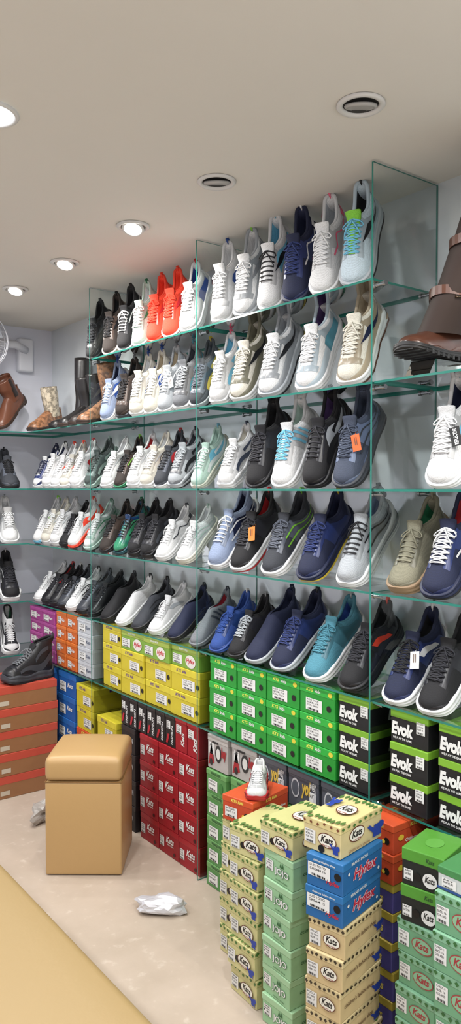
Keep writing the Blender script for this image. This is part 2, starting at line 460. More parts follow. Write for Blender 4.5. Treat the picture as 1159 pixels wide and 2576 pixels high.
def build_shoe(k,kind,c,base,leather=False,tag=None,tagtxt=None):
    def gi(i,df=None): return c[i] if len(c)>i and c[i] else df
    up,so,ac,la,li=c[:5]; gd=gi(5); os_=gi(6,'bk' if so not in('wh','ow') else so); stc=gi(7,ac if k!='F' else la); tg=gi(8,up)
    d=parts(k); ov=gd or (up if up!='ir' else 'bk')
    dark=sum(CN[ov])<=230
    add('upper',d['upper'],base,[fm(up,leather)])
    add('midsole',d['midsole'],base,[rub(so)])
    add('outsole',d['outsole'],base,[rub(os_)])
    add('lining',d['lining'],base,[fm(li)])
    add('collar',d['collar'],base,[mat(shade(CN[ov],.88),.85,0,None,'collar_padding')])
    om=mat(shade(CN[ov],.90 if not dark else 1.3),.32,0,None,'overlay')
    om2=mat(shade(CN[ov],.78 if not dark else 1.6),.36,0,None,'overlay')
    add('heel_counter',d['heel_counter'],base,[om])
    add('toe_guard',d['toe_guard'],base,[om if k!='S' else fm(ov)])
    add('pull_tab',d['pull_tab'],base,[rub(ac)])
    if 'vamp_overlay' in d: add('vamp_overlay',d['vamp_overlay'],base,[om2])
    for e in d.get('quarter_panel',()): add('quarter_panel',e,base,[om2 if k in 'VR' else mat(CN[ac],.5,0,None,'overlay') if k=='F' else om])
    if ac!=so:
        for e in d.get('midsole_insert',()): add('midsole_insert',e,base,[rub(ac if k!='K' else 'lg' if so=='wh' else 'dg')])
    if 'tongue' in d:
        add('tongue',d['tongue'],base,[fm(tg)])
        for e in d['eyestay']: add('eyestay',e,base,[om2])
        add('laces',d['laces'],base,[mat(CN[la] if la!=up or sum(CN[la])>200 else shade(CN[la],1.7),.8,0,None,'lace')])
    if kind:
        for e in stripe(k,kind): add('side_stripe',e,base,[mat(CN[stc],.4,0,None,'stripe')])
    if tag:
        g=Geo(); g.add(boxgeo(-.0006,.0006,-.013,.013,-.05,0)); g.add(tube([(0,0,-.004),(-.012,0,.012),(-.03,.004,.016)],.0008,4))
        t=add('hang_tag',g.mesh('hang_tag',False,False),base,[mat(tag,.6,0,None,'tag')],(.165,.030,.10),(0,math.radians(-62),.3))
        els=[T(tagtxt,0,0,.85,.4,(240,240,240))] if tagtxt else [Rr(.1,.1,.5,.08,(90,60,40)),Rr(.1,-.1,.5,.08,(90,60,40))]
        pr=graphic('tag_print',[((Vector((.0012,0,-.025)),Vector((0,0,1)),Vector((0,-1,0)),Vector((1,0,0))),.05,.026,els)])
        add('tag_print',pr[0],t,pr[1])
def pose(z,k,tilt,yaw,scale,front):
    tl=math.radians(tilt); yw=math.radians(180+yaw)
    mn,mx=pose_bb(k,tl,yw)
    mn=[v*scale for v in mn]; mx=[v*scale for v in mx]
    ox=front-mn[0]
    if ox+mx[0]>XW-.012: ox=XW-.012-mx[0]
    return mn,mx,ox
def put_shoe(z,k,kind,c,tilt=45,yaw=10,scale=1.0,leather=False,tag=None,tagtxt=None,front=1.672,grp='sneakers on the glass shelves',back=False,X=None,noun='sneaker',stand=True,YY=None,xyz=None):
    tl=math.radians(tilt); yw=math.radians((180+yaw) if not back else (270+yaw))
    if not back:
        mn,mx,ox=pose(z,k,tilt,yaw,scale,front)
        oy=YY-(mn[1]+mx[1])/2
    else:
        mn,mx=pose_bb(k,tl,yw)
        mn=[v*scale for v in mn]; mx=[v*scale for v in mx]
        oy=YB+.008-mn[1]
        if oy+mx[1]>YW-.012: oy=YW-.012-mx[1]
        ox=X-(mn[0]+mx[0])/2
    base=empty(noun,(ox,oy,z-mn[2]+.0008),(0,tl,yw)); base.scale=xyz or (scale,)*3
    build_shoe(k,kind,c,base,leather,tag,tagtxt)
    top(base,f"{WN[c[0]]} {'leather ' if leather else ''}{noun.replace('_',' ')} with {WN[c[2]]} details and {WN[c[1]]} sole",'shoe',grp)
    if stand and tilt>15:
        st=add('acrylic_stand',standmesh(k,tl),None,[ACRYL],(ox,oy,z+.0008),(0,0,yw)); st.scale=(scale,)*3
        top(st,'clear acrylic stand propping up a shoe','display stand','acrylic shoe stands')
    return base
BAYS=[(DIV[0],DIV[1]),(DIV[1],DIV[2]),(DIV[2],DIV[3]),(DIV[3],3.995)]
def shoe_row(z,items,tilt,yaw,scale,grp,tags={},leather=lambda a:False):
    """items: (bearing,style,stripe,colours); lays the row out along the wall without letting shoes merge or cross dividers"""
    R=[]
    for a in items:
        px=a[0]; tl=tilt(px); sc_=scale(px)
        mn,mx,ox=pose(z,a[1],tl,yaw,sc_,1.672)
        y=Yat(px,ox+(mn[0]+mx[0])/2,z+.1)
        h=(mx[1]-mn[1])/2
        bay=min(range(4),key=lambda i:0 if BAYS[i][0]<=y<=BAYS[i][1] else min(abs(y-BAYS[i][0]),abs(y-BAYS[i][1])))
        R.append([y,h,bay,a,tl,sc_])
    for b in range(4):
        L=sorted([r for r in R if r[2]==b],key=lambda r:r[0])
        if not L: continue
        lo,hi=BAYS[b]; room=hi-lo-.014; need=sum(2*r[1] for r in L)
        f=min(1.0,room/need)
        for r in L: r.append(r[1]*f)
        for it in range(300):
            for i in range(len(L)-1):
                g=(L[i][6]+L[i+1][6])-(L[i+1][0]-L[i][0])
                if g>0: L[i][0]-=g/2; L[i+1][0]+=g/2
            for r in L: r[0]=min(max(r[0],lo+.006+r[6]),hi-.006-r[6])
        for r in L:  # keep real extents clear of the dividers
            r[0]=min(max(r[0],lo+.005+r[1]),hi-.005-r[1])
    for y,h,b,a,tl,sc_,_ in R:
        tg=tags.get(a[0],(None,None))
        put_shoe(z,a[1],a[2],a[3],tl,yaw,sc_,leather=leather(a),tag=tg[0],tagtxt=tg[1],grp=grp,YY=y)

# ---------------------------------------------------------------- flat graphics
TXT={}
def text_raw(s,bold=0,shear=0):
    key=(s,bold,shear)
    if key in TXT: return TXT[key]
    cu=bpy.data.curves.new('lettering','FONT'); cu.body=s; cu.offset=bold; cu.shear=shear; cu.resolution_u=3
    ob=bpy.data.objects.new('lettering',cu); col.objects.link(ob)
    dg=bpy.context.evaluated_depsgraph_get(); dg.update()
    me=bpy.data.meshes.new_from_object(ob.evaluated_get(dg))
    V=[v.co.copy() for v in me.vertices]; F=[tuple(p.vertices) for p in me.polygons]
    bpy.data.objects.remove(ob); bpy.data.meshes.remove(me); bpy.data.curves.remove(cu)
    x0=min(v.x for v in V);x1=max(v.x for v in V);y0=min(v.y for v in V);y1=max(v.y for v in V)
    V=[((v.x-x0)/(x1-x0)-.5,(v.y-y0)/(y1-y0)-.5) for v in V]
    TXT[key]=(V,F); return TXT[key]
def T(s,cx,cy,w,h,c,bold=.02,shear=0,rot=0): return ('t',s,cx,cy,w,h,c,bold,shear,rot)
def Rr(cx,cy,w,h,c): return ('r',cx,cy,w,h,c)
def El(cx,cy,w,h,c): return ('e',cx,cy,w,h,c)
def Po(pts,c): return ('p',pts,c)
def graphic(name,faces):
    V=[];F=[];M=[];mats=[];mi={}
    for (fr,fw,fh,els) in faces:
        o,ux,uy,n=fr
        for li,e in enumerate(els):
            c=e[6] if e[0]=='t' else e[-1]
            if c not in mi: mi[c]=len(mats); mats.append(mat(c,.5,0,None,'print_ink'))
            off=.0006+.0002*li
            if e[0]=='t':
                _,s,cx,cy,w,h,_c,b,sh,rot=e; tv,tf=text_raw(s,b,sh)
                P2=[]
                for a,bb in tv:
                    if rot: P2.append((cx*fw-bb*w*fw, cy*fh+a*h*fh))
                    else: P2.append((cx*fw+a*w*fw,cy*fh+bb*h*fh))
                polys=tf
            elif e[0]=='r':
                _,cx,cy,w,h,_c=e
                P2=[((cx-w/2)*fw,(cy-h/2)*fh),((cx+w/2)*fw,(cy-h/2)*fh),((cx+w/2)*fw,(cy+h/2)*fh),((cx-w/2)*fw,(cy+h/2)*fh)]; polys=[(0,1,2,3)]
            elif e[0]=='e':
                _,cx,cy,w,h,_c=e
                P2=[(cx*fw+math.cos(2*pi*k/20)*w*fw/2,cy*fh+math.sin(2*pi*k/20)*h*fh/2) for k in range(20)]; polys=[tuple(range(20))]
            else:
                P2=[(a*fw,b*fh) for a,b in e[1]]; polys=[tuple(range(len(P2)))]
            b0=len(V)
            V+=[o+ux*a+uy*b+n*off for a,b in P2]
            for p in polys: F.append(tuple(b0+i for i in p)); M.append(mi[c])
    me=mk(name,V,F,False,len(mats))
    me.polygons.foreach_set('material_index',M)
    return me,mats
W_=(218,218,216);K_=(25,25,28)
LOGO_BR=(95,45,25)
def kats(cx,cy,w,h,ring=LOGO_BR,fill=(222,220,208),ink=(35,30,30)):
    return [El(cx,cy,w,h,ring),El(cx,cy,w*.92,h*.88,fill),T('Kats',cx,cy+.03,w*.66,h*.5,ink,.03,.25),T('Shoes & Sandals',cx,cy-h*.33,w*.5,h*.1,(150,50,40))]
def can(cx,cy,s):
    c=(35,60,150)
    return [Po([(cx-.09*s,cy-.2*s),(cx+.09*s,cy-.2*s),(cx+.06*s,cy+.12*s),(cx-.06*s,cy+.12*s)],c),Po([(cx-.07*s,cy-.1*s),(cx-.2*s,cy+.14*s),(cx-.15*s,cy+.17*s),(cx-.05*s,cy+.02*s)],c),El(cx+.08*s,cy+.06*s,.12*s,.2*s,c)]
def leaves(n,seed,y0=.42,c=(70,110,50),s=1.0):
    r=random.Random(seed);o=[]
    for i in range(n):
        x=-.45+.9*i/(n-1); y=y0+r.uniform(-.05,.03); a=.04*s
        o.append(Po([(x-a,y+r.uniform(-.02,.02)),(x,y+.05*s),(x+a,y),(x,y-.06*s)],c))
    return o
DS={
'evok':dict(body=(20,20,23),lid=(116,164,48),lf=.25,front=[T('Evok',-.17,-.06,.58,.40,W_,.055,.12),T('WE PLAY THE GAME',-.17,-.35,.50,.07,W_)],side=[T('Evok',0,-.05,.4,.34,W_,.045,.15)],top=[Rr(0,0,.7,.6,(152,174,106)),T('Evok',0,0,.5,.25,(225,235,205),.04,.15)],st=(.31,.12,.22,.36),txt=['ART: LOT','COL: BLK/GRS','SIZE: 6'],word='black and lime'),
'kgreen':dict(body=(32,138,46),lid=(42,160,58),lf=.28,front=[T('KTS',-.2,.37,.2,.12,(215,220,90),.03,.2),T('kids',.03,.37,.16,.12,W_,.02),El(.38,.36,.12,.17,(205,190,60))],side=[T('KTS kids',0,.36,.4,.14,W_)],top=[T('KTS kids',0,0,.5,.2,W_)],st=(-.08,-.14,.46,.42),hole=(.34,-.12),txt=['KIDS SHOE','SIZE: 25','COL: GREY'],word='bright green'),
'kyellow':dict(body=(190,174,42),lid=(202,188,52),lf=.3,front=[T('KTS',-.22,.36,.16,.12,(90,50,130),.03,.2),T('kids',-.03,.36,.14,.12,(90,50,130),.02)],side=[T('kids',0,.36,.3,.16,(90,50,130))],top=[T('KTS kids',0,0,.5,.2,(90,50,130))],st=(.12,-.12,.42,.40),hole=(.42,-.1),txt=['KIDS SHOE','COL: GREY','SIZE: 22'],word='yellow'),
'lime':dict(body=(118,156,58),lid=(148,168,70),lf=.3,front=[El(.20,-.12,.36,.6,(212,208,202)),T('Hyfex',.20,-.12,.30,.28,(180,40,50),.03,.3),T('BRAND SHOES',-.05,.36,.3,.09,W_)],side=[],top=[El(0,0,.6,.6,(215,210,205))],st=(-.28,-.14,.34,.42),txt=['MODEL','COL','SIZE'],word='lime green'),
'red':dict(body=(144,22,34),lid=(156,26,38),lf=.22,front=[T('Kats',.08,.08,.40,.24,W_,.03,.28),T('Shoes & Sandals',.1,-.09,.32,.06,W_),El(.3,-.34,.11,.14,(60,8,14))],side=[T('Kats',0,.05,.3,.4,W_,.03,.28)],top=[],st=(-.33,-.08,.22,.36),txt=['ART','COL','SIZE'],word='red'),
'redup':dict(body=(148,24,36),lid=(160,28,40),lf=.12,front=[T('Kats',.18,-.1,.3,.42,W_,.03,.28,1)],side=[],top=[],st=(-.15,.18,.44,.26),txt=['ART','COL','SIZE'],word='red'),
'blackup':dict(body=(26,24,26),lid=(34,30,32),lf=.1,front=[T('FASHION',.25,-.1,.22,.6,(205,205,205),.03,0,1),Po([(-.4,-.4),(-.2,-.4),(.0,-.1),(-.2,-.1)],(170,30,45))],side=[],top=[],st=(-.12,.2,.4,.26),txt=['ART','COL','SIZE'],word='black'),
'blackst':dict(body=(24,22,24),lid=(32,28,30),lf=.2,front=[T('FASHION',.05,.02,.6,.22,(205,205,205),.02),Rr(-.3,-.3,.2,.1,(170,30,45))],side=[],top=[],st=None,word='black'),
'cream':dict(body=(198,183,136),lid=(206,191,136),lf=.24,front=kats(.15,-.05,.50,.46)+can(.38,-.22,.8)+leaves(6,8,.42,(110,60,40)),side=kats(-.12,.05,.36,.46)+can(.36,-.12,1.2)+leaves(8,12,.42)+[T("children's shoes",-.08,-.36,.5,.09,(150,110,70))],top=leaves(9,1,.4,s=1.3)+leaves(9,2,-.42,(80,110,50),1.3)+kats(.1,.0,.46,.34)+can(-.35,.1,.8),st=(-.3,-.08,.28,.42),hole=(.0,-.36),txt=['EXPLORER','SIZE: 16','COL: RED'],word='cream yellow'),
'pale':dict(body=(196,190,136),lid=(190,186,128),lf=.24,front=leaves(7,5,.40,s=1.2)+kats(.15,-.05,.46,.44)+can(.40,-.24,.8),side=kats(-.12,.0,.36,.46)+can(.34,-.15,1.1)+leaves(8,15,.40,s=1.2),top=leaves(9,1,.4,s=1.3)+leaves(9,2,-.42,(80,110,50),1.3)+kats(.1,.0,.46,.34),st=(-.32,-.1,.26,.44),hole=(-.1,-.12),txt=['HARLEM','SIZE: 18','COL: NAVY'],word='pale yellow'),
'pogo':dict(body=(196,174,130),lid=(204,186,142),lf=.24,front=leaves(8,3,.40,(60,50,35),1.2)+kats(.15,-.04,.46,.42),side=[T("children's fashion shoes",-.04,-.04,.72,.14,(90,60,40),.01,.2)]+can(.40,-.25,.8)+leaves(10,23,.42,(60,50,35)),top=leaves(8,4,.4)+kats(0,0,.5,.34),st=(-.3,-.12,.3,.46),txt=['POGO','COL: WHITE','SIZE: 17'],word='tan cream'),
'jojo':dict(body=(142,184,142),lid=(154,192,152),lf=.24,front=[T('JOJO',.12,-.1,.5,.3,(40,100,60),.06),T('JOJO',.12,-.1,.48,.28,W_,.02),Po([(.05,.10),(.09,.26),(.12,.12),(.16,.27),(.2,.10)],(40,90,50)),T('comfort shoes',.12,-.36,.4,.07,(50,100,60))],side=[T('comfort shoes',0,0,.6,.14,(50,100,60),.01,.2)],top=leaves(7,9,.38,(90,150,80)),st=(-.3,.0,.26,.36),txt=['16 M/GRE','SIZE','16'],word='mint green'),
'mint':dict(body=(106,156,120),lid=(124,170,138),lf=.24,front=[El(.12,-.06,.50,.46,(150,64,62)),El(.12,-.06,.46,.40,(130,174,140)),T('Kats',.12,-.04,.32,.22,(150,50,55),.03,.25)]+leaves(7,6,.42,(50,100,50),1.2),side=[T('Kats',0,0,.3,.3,(150,50,55),.03,.25)]+leaves(7,36,.42,(50,100,50),1.2),top=leaves(7,9,.38,(70,130,70)),st=(-.32,-.05,.26,.44),txt=['FLYKIDS-11','SIZE: 16','COL: RED'],word='mint green'),
'hyblue':dict(body=(34,94,150),lid=(42,106,162),lf=.26,front=[T('Hyfex',.24,-.2,.38,.18,(175,40,60),.03,.3),T("children's fashion shoes",0,.36,.6,.07,W_)],side=[T('Hyfex',.05,-.06,.62,.46,(210,185,195),.07,.3),T('Hyfex',.05,-.06,.60,.44,(175,30,55),.02,.3),El(-.36,.1,.05,.1,W_),El(.38,-.3,.05,.1,W_),T('BRAND SHOES',-.1,.36,.4,.09,W_)],top=[T('Hyfex',0,0,.5,.3,(175,40,60),.03,.3)],st=(-.14,.04,.6,.42),txt=['LUIS TOTO','CREAM 15'],hole=(.36,.06),word='blue'),
'orange':dict(body=(184,66,36),lid=(196,78,42),lf=.26,front=[T('KTS kids',0,.36,.4,.12,(225,210,90),.03,.2),El(.2,-.14,.1,.14,(225,190,60))],side=[El(-.34,.02,.12,.2,(225,190,60)),T("Children's fashion shoes",.08,-.12,.66,.12,W_),T('KTS kids',.0,.36,.3,.12,(225,210,90),.03,.2)],top=[T('KTS kids',0,0,.5,.2,(225,210,90),.03,.2)],st=(-.2,-.12,.4,.4),hole=(.3,-.1),txt=['KIDS','SIZE: 21'],word='orange'),
'coral':dict(body=(142,100,66),lid=(182,74,58),lf=.36,front=[],side=[Rr(-.32,-.25,.14,.2,(185,175,158))],top=[],st=None,word='tan and coral'),
'purple':dict(body=(146,54,124),lid=(160,70,138),lf=.25,front=[T('Kats',.2,-.05,.3,.22,W_,.03,.25)],side=[],top=[],st=(-.16,-.1,.42,.5),txt=['ART','SIZE'],word='magenta purple'),
'obox':dict(body=(194,96,38),lid=(206,110,46),lf=.25,front=[T('Kats',.2,-.05,.3,.22,W_,.03,.25)],side=[],top=[],st=(-.16,-.1,.38,.5),txt=['ART','SIZE'],word='orange'),
'white':dict(body=(180,184,190),lid=(190,194,200),lf=.25,front=[T('Kats',.2,-.05,.3,.22,(80,90,110),.02,.25)],side=[],top=[],st=(-.16,-.1,.42,.5),txt=['ART','SIZE'],word='pale grey-white'),
'blue':dict(body=(28,84,156),lid=(36,98,170),lf=.25,front=[T('Kats',.2,.0,.3,.2,W_,.03,.25)],side=[],top=[],st=(-.22,-.12,.36,.42),txt=['ART','SIZE'],word='blue'),
'wgreen':dict(body=(82,136,76),lid=(100,152,90),lf=.24,front=[T('WANGOVER',-.0,.38,.5,.12,(30,70,40)),El(.25,-.1,.2,.4,(60,120,60))],side=[],top=[],st=(-.15,-.12,.46,.46),txt=['WANGOVER-2','NAVY'],word='green'),
'gwhite':dict(body=(186,192,190),lid=(66,126,74),lf=.34,front=[T('Kats',.18,-.14,.3,.3,(40,70,130),.03,.25),Rr(0,-.42,1,.1,(40,70,130))],side=[T('Kats',0,-.1,.3,.3,(40,70,130))],top=[],st=(-.25,-.14,.3,.4),txt=['ART','SIZE'],word='white and green'),
'gblack':dict(body=(26,30,28),lid=(78,140,50),lf=.34,front=[El(.18,-.2,.34,.4,W_),T('Kats',.18,-.18,.24,.18,(40,40,40),.03,.25),T('Kats',.18,.32,.2,.12,(40,70,40),.02,.25)],side=[T('Kats',0,-.1,.3,.3,W_)],top=[El(0,0,.4,.4,(88,150,62))],st=(-.33,-.2,.22,.3),hole=(-.12,-.2),txt=['ART','SIZE'],word='black with green lid'),
'doodle':dict(body=(76,80,90),lid=(84,88,98),lf=.2,front=[El(-.25,.0,.28,.5,(185,185,190)),El(-.25,.0,.22,.4,(80,84,94)),T('yo!',.1,.05,.3,.5,(205,172,70),.04,.2),Po([(.3,-.3),(.4,.2),(.45,-.3)],(190,190,195)),T('#@*',.33,.2,.2,.2,(205,205,205))],side=[],top=[],st=(.32,-.15,.22,.4),txt=['ART'],word='grey doodle-printed'),
'doodr':dict(body=(166,161,158),lid=(176,171,168),lf=.2,front=[Po([(-.45,-.4),(-.3,.3),(-.15,-.3)],(150,34,42)),El(.05,.0,.3,.5,(40,40,42)),El(.05,.0,.2,.32,(205,205,200)),T('hey',.32,.05,.26,.4,(150,34,42),.05,.2),Rr(-.1,.3,.3,.06,(40,40,42)),El(-.3,-.3,.14,.2,(40,40,42))],side=[],top=[],st=(-.28,.1,.22,.34),txt=['ART'],word='red and white patterned'),
'pyel':dict(body=(76,68,132),lid=(170,150,60),lf=.3,front=[T('Kats',0,-.1,.4,.3,(205,182,90),.03,.2)],side=[T('Kats',0,-.1,.3,.3,(205,182,90),.03,.2)],top=[],st=None,word='purple and yellow'),
}
BX={}
def box_parts(d,D,W,H):
    key=(d,round(D,3),round(W,3),round(H,3))
    if key in BX: return BX[key]
    s=DS[d]; e=.0012; lf=s['lf']
    r={}
    r['box_body']=bevbox('box_body',-D/2+e,D/2-e,-W/2+e,W/2-e,0,H*(1-lf*.5),.0015,1)
    r['lid']=bevbox('lid',-D/2,D/2,-W/2,W/2,H*(1-lf),H-.0008,.0022,2)
    ff=(Vector((-D/2,0,H/2)),Vector((0,-1,0)),Vector((0,0,1)),Vector((-1,0,0)))
    sf=(Vector((0,-W/2,H/2)),Vector((1,0,0)),Vector((0,0,1)),Vector((0,-1,0)))
    tf=(Vector((0,0,H-.0006)),Vector((0,-1,0)),Vector((1,0,0)),Vector((0,0,1)))
    r['print']=[]
    if s['front']: r['print'].append(graphic('printed_design',[(ff,W,H,s['front'])]))
    if s['side']: r['print'].append(graphic('printed_design',[(sf,D,H,s['side'])]))
    if s['top']: r['print'].append(graphic('printed_design',[(tf,W,D,s['top'])]))
    if s.get('st'):
        cx,cy,w,h=s['st']; els=[Rr(cx,cy,w,h,W_)]
        n=len(s['txt'])
        for i,t in enumerate(s['txt']):
            els.append(T(t,cx-.06*w,cy+h*(.5-(i+.6)/(n+1.6)),w*.72,h*.55/(n+1.2),K_,.01))
        for i in range(9):
            els.append(Rr(cx-w*.35+w*.055*i*1.4,cy-h*.36,w*(.02+.025*((i*7)%3)),h*.16,K_))
        r['sticker']=graphic('label_sticker',[(ff,W,H,els)])
    if s.get('hole'):
        cx,cy=s['hole']; rr=.010
        r['hole']=graphic('finger_hole',[(ff,W,H,[El(cx,cy,rr*2/W,rr*2/H,(18,15,14))])])
    BX[key]=r; return r
def put_box(d,x,y,z,D,W,H,rot=0,grp='shoe boxes'):
    r=box_parts(d,D,W,H); s=DS[d]
    b=empty('shoe_box',(x,y,z+.0006),(0,0,math.radians(rot)))
    add('box_body',r['box_body'],b,[mat(s['body'],.5,0,'card')])
    add('lid',r['lid'],b,[mat(s['lid'],.42,0,'card')])
    for p in r['print']: add('printed_design',p[0],b,p[1])
    for k,n in(('sticker','label_sticker'),('hole','finger_hole')):
        if k in r: add(n,r[k][0],b,r[k][1])
    top(b,f"{s['word']} cardboard shoe box, stacked with others",'shoe box',grp)
    return b
def stack(lst,x,y,z,D,W,H,rot=0,grp='shoe boxes',jit=1.0,jy=.0015):
    for d in lst:
        put_box(d,x-random.uniform(0,.006)*jit,y+random.uniform(-jy,jy),z,D,W,H,rot+random.uniform(-1.0,1.0)*jit,grp); z+=H
    return z

# ---------------------------------------------------------------- room shell
def struct(name,x0,x1,y0,y1,z0,z1,m):
    v,f=boxgeo(x0,x1,y0,y1,z0,z1); o=add(name,mk(name,v,f,False),None,[m]); o['kind']='structure'; o['label']=name.replace('_',' ')+' of the shop'; return o
def roommat(name,c1,c2,scale,rough,bump=0.1,dots=None,metal=0):
    m=bpy.data.materials.new(name); m.use_nodes=True; nt=m.node_tree; b=nt.nodes['Principled BSDF']
    tc=nt.nodes.new('ShaderNodeTexCoord'); n=nt.nodes.new('ShaderNodeTexNoise'); n.inputs['Scale'].default_value=scale; n.inputs['Detail'].default_value=8; n.inputs['Roughness'].default_value=.65
    nt.links.new(tc.outputs['Object'],n.inputs['Vector'])
    r=nt.nodes.new('ShaderNodeValToRGB'); r.color_ramp.elements[0].position=.35; r.color_ramp.elements[1].position=.65
    r.color_ramp.elements[0].color=lin(c1); r.color_ramp.elements[1].color=lin(c2)
    nt.links.new(n.outputs['Fac'],r.inputs[0]); out=r.outputs[0]
    if dots:
        v=nt.nodes.new('ShaderNodeTexNoise'); v.inputs['Scale'].default_value=24; v.inputs['Detail'].default_value=6
        nt.links.new(tc.outputs['Object'],v.inputs['Vector'])
        mr=nt.nodes.new('ShaderNodeMapRange'); mr.inputs[1].default_value=.60; mr.inputs[2].default_value=.72; mr.inputs[4].default_value=.7
        nt.links.new(v.outputs['Fac'],mr.inputs[0])
        mx=nt.nodes.new('ShaderNodeMix'); mx.data_type='RGBA'; mx.inputs[7].default_value=lin(dots)
        nt.links.new(mr.outputs[0],mx.inputs[0]); nt.links.new(out,mx.inputs[6]); out=mx.outputs[2]
    nt.links.new(out,b.inputs['Base Color']); b.inputs['Roughness'].default_value=rough; b.inputs['Metallic'].default_value=metal
    bp=nt.nodes.new('ShaderNodeBump'); bp.inputs['Strength'].default_value=bump; bp.inputs['Distance'].default_value=.01
    nt.links.new(n.outputs['Fac'],bp.inputs['Height']); nt.links.new(bp.outputs[0],b.inputs['Normal'])
    return m
MF=roommat('worn_cement_floor',(172,157,141),(185,170,155),3.0,.5,.12,(198,186,172))
MCe=roommat('ceiling_paint',(210,206,198),(214,210,202),.6,.75,.02)
MWa=roommat('display_back_panel',(206,212,216),(218,223,226),1.2,.15,.01,None,.3)
MW2=roommat('wall_paint',(200,202,214),(206,208,218),1.0,.6,.02)
struct('floor',-2.4,XW+.1,-2.6,YW+.1,-.1,0,MF)
struct('ceiling',-2.4,XW+.1,-2.6,YW+.1,CEIL,CEIL+.1,MCe)
struct('wall_east',XW,XW+.1,-2.6,YW,0,CEIL,MWa)
struct('wall_north',-2.4,XW+.1,YW,YW+.1,0,CEIL,MW2)
struct('wall_west',-2.5,-2.4,-2.6,YW,0,CEIL,MW2)
struct('wall_south',-2.4,XW+.1,-2.7,-2.6,0,CEIL,MW2)

# ---------------------------------------------------------------- glass
def pane(name,x0,x1,y0,y1,z0,z1,drop):
    v,f=boxgeo(x0,x1,y0,y1,z0,z1)
    big={'z':(0,1),'y':(2,4)}[drop]
    F=[];M=[]
    for i,q in enumerate(f):
        if i==(0 if drop=='z' else 4): continue
        F.append(q); M.append(0 if i in big else 1)
    me=mk(name,v,F,False,2); me.polygons.foreach_set('material_index',M)
    return me
TK=.0065
for zi,z in enumerate(SH):
    if zi==0: spans=[(DIV[1],DIV[2]),(DIV[2],DIV[3])]
    else: spans=[(DIV[0],DIV[1]),(DIV[1],DIV[2]),(DIV[2],DIV[3]),(DIV[3],YB)]
    for a,b in spans:
        g=.004 if b!=YB else .001
        o=add('glass_shelf',pane('glass_shelf',XF+.002,XW-.002,a+.006,b-g-.001,z-TK,z,'z'),None,[GLASS,EDGE]); top(o,'clear glass shelf with green edge on the display wall','glass shelf','glass wall shelves')
for z in SH[1:]:
    o=add('glass_shelf',pane('glass_shelf',.7,XW-.002,YB,YW-.002,z-TK,z,'z'),None,[GLASS,EDGE])
    top(o,'clear glass shelf with green edge on the end wall','glass shelf','end wall glass shelves')
def brkmesh(x):
    bg=Geo()
    bg.add(cyl((x,-.018,0),(x,.018,0),.006,.006,12)); bg.add(cyl((x,-.023,0),(x,-.015,0),.008,.008,12)); bg.add(cyl((x,.015,0),(x,.023,0),.008,.008,12))
    return bg.mesh('bracket',False,False)
brks=[brkmesh(XF+.03),brkmesh(XW-.05)]
for y in DIV:
    o=add('glass_divider',pane('glass_divider',XF-.004,XW-.002,y-.003,y+.003,.001,CEIL-.006,'y'),None,[GLASS,EDGE])
    top(o,'tall clear glass divider panel with green edges','glass divider','glass dividers')
    for zi,z in enumerate(SH):
        if zi==0 and y==DIV[0]: continue
        for bm_ in brks:
            b=add('bracket',bm_,o,[CHROME],(0,y,z-TK-.0085)); b['label']='chrome shelf clamp'

# ---------------------------------------------------------------- shoes
G1='sneakers on the top shelf';G2='shoes on the second shelf';G3='sneakers on the eye-level shelf';G4='sneakers on the fourth shelf';G5='shoes on the fifth shelf'
WT_=(222,222,220)
shoe_row(SH[0],[
 (264,'V','sw',('bk','bk','dg','bk','bk')),(297,'R','sw',('db','ow','bk','bk','bk')),(335,'F','line',('bk','wh','bk','wh','bk')),
 (380,'R','sw',('mt','wh','gn','wh','wh')),(415,'R','sw',('og','og','og','og','og',None,None,'rd')),(446,'R','sw',('og','wh','og','og','og',None,None,'rd')),(487,'V','block',('wh','wh','rd','wh','bl','wh',None,'bl')),
 (550,'K','block',('wh','wh','bl','wh','wh')),(617,'V','sw',('wh','lg','lm','wh','wh','lg',None,'gr')),(684,'F','sw',('wh','wh','lb','bk','lb','wh')),
 (757,'R','zig',('nv','nv','wh','nv','nv')),(826,'R','zig',('wh','wh','pk','wh','lg')),(903,'R','sw',('pb','lg','bk','lb','bk','pb',None,'bk','lm'))],
 lambda p:64 if p>520 else 62,20,lambda p:1.03 if p>600 else .97 if p>520 else .92,G1)
shoe_row(SH[1],[
 (296,'F','sw',('bs','wh','bl','wh','nv')),(342,'K','wave',('db','dg','gr','bk','bk')),(388,'K','wave',('ow','wh','bl','wh','wh')),
 (425,'F','line',('ow','wh','bl','wh','bg')),(455,'F','line',('lg','wh','gr','wh','bg')),(500,'K','wave',('gr','wh','tl','lg','dg')),(535,'V','wave',('dg','lg','ye','dg','dg')),(580,'K','wave',('wh','wh','pk','wh','lb','wh',None,'lb')),
 (637,'V','sw',('ow','wh','ol','ow','ol','ol',None,'bk')),(712,'V','sw',('wh','lg','ye','wh','lg','lg',None,'bk')),(808,'V','block',('wh','wh','gn','wh','pu','pb',None,'tl')),(915,'V','sw',('ow','wh','tn','ow','bg','bg','br','nv'))],
 lambda p:56,14,lambda p:.89 if p<600 else 1.03,G2,{455:(WT_,None)})
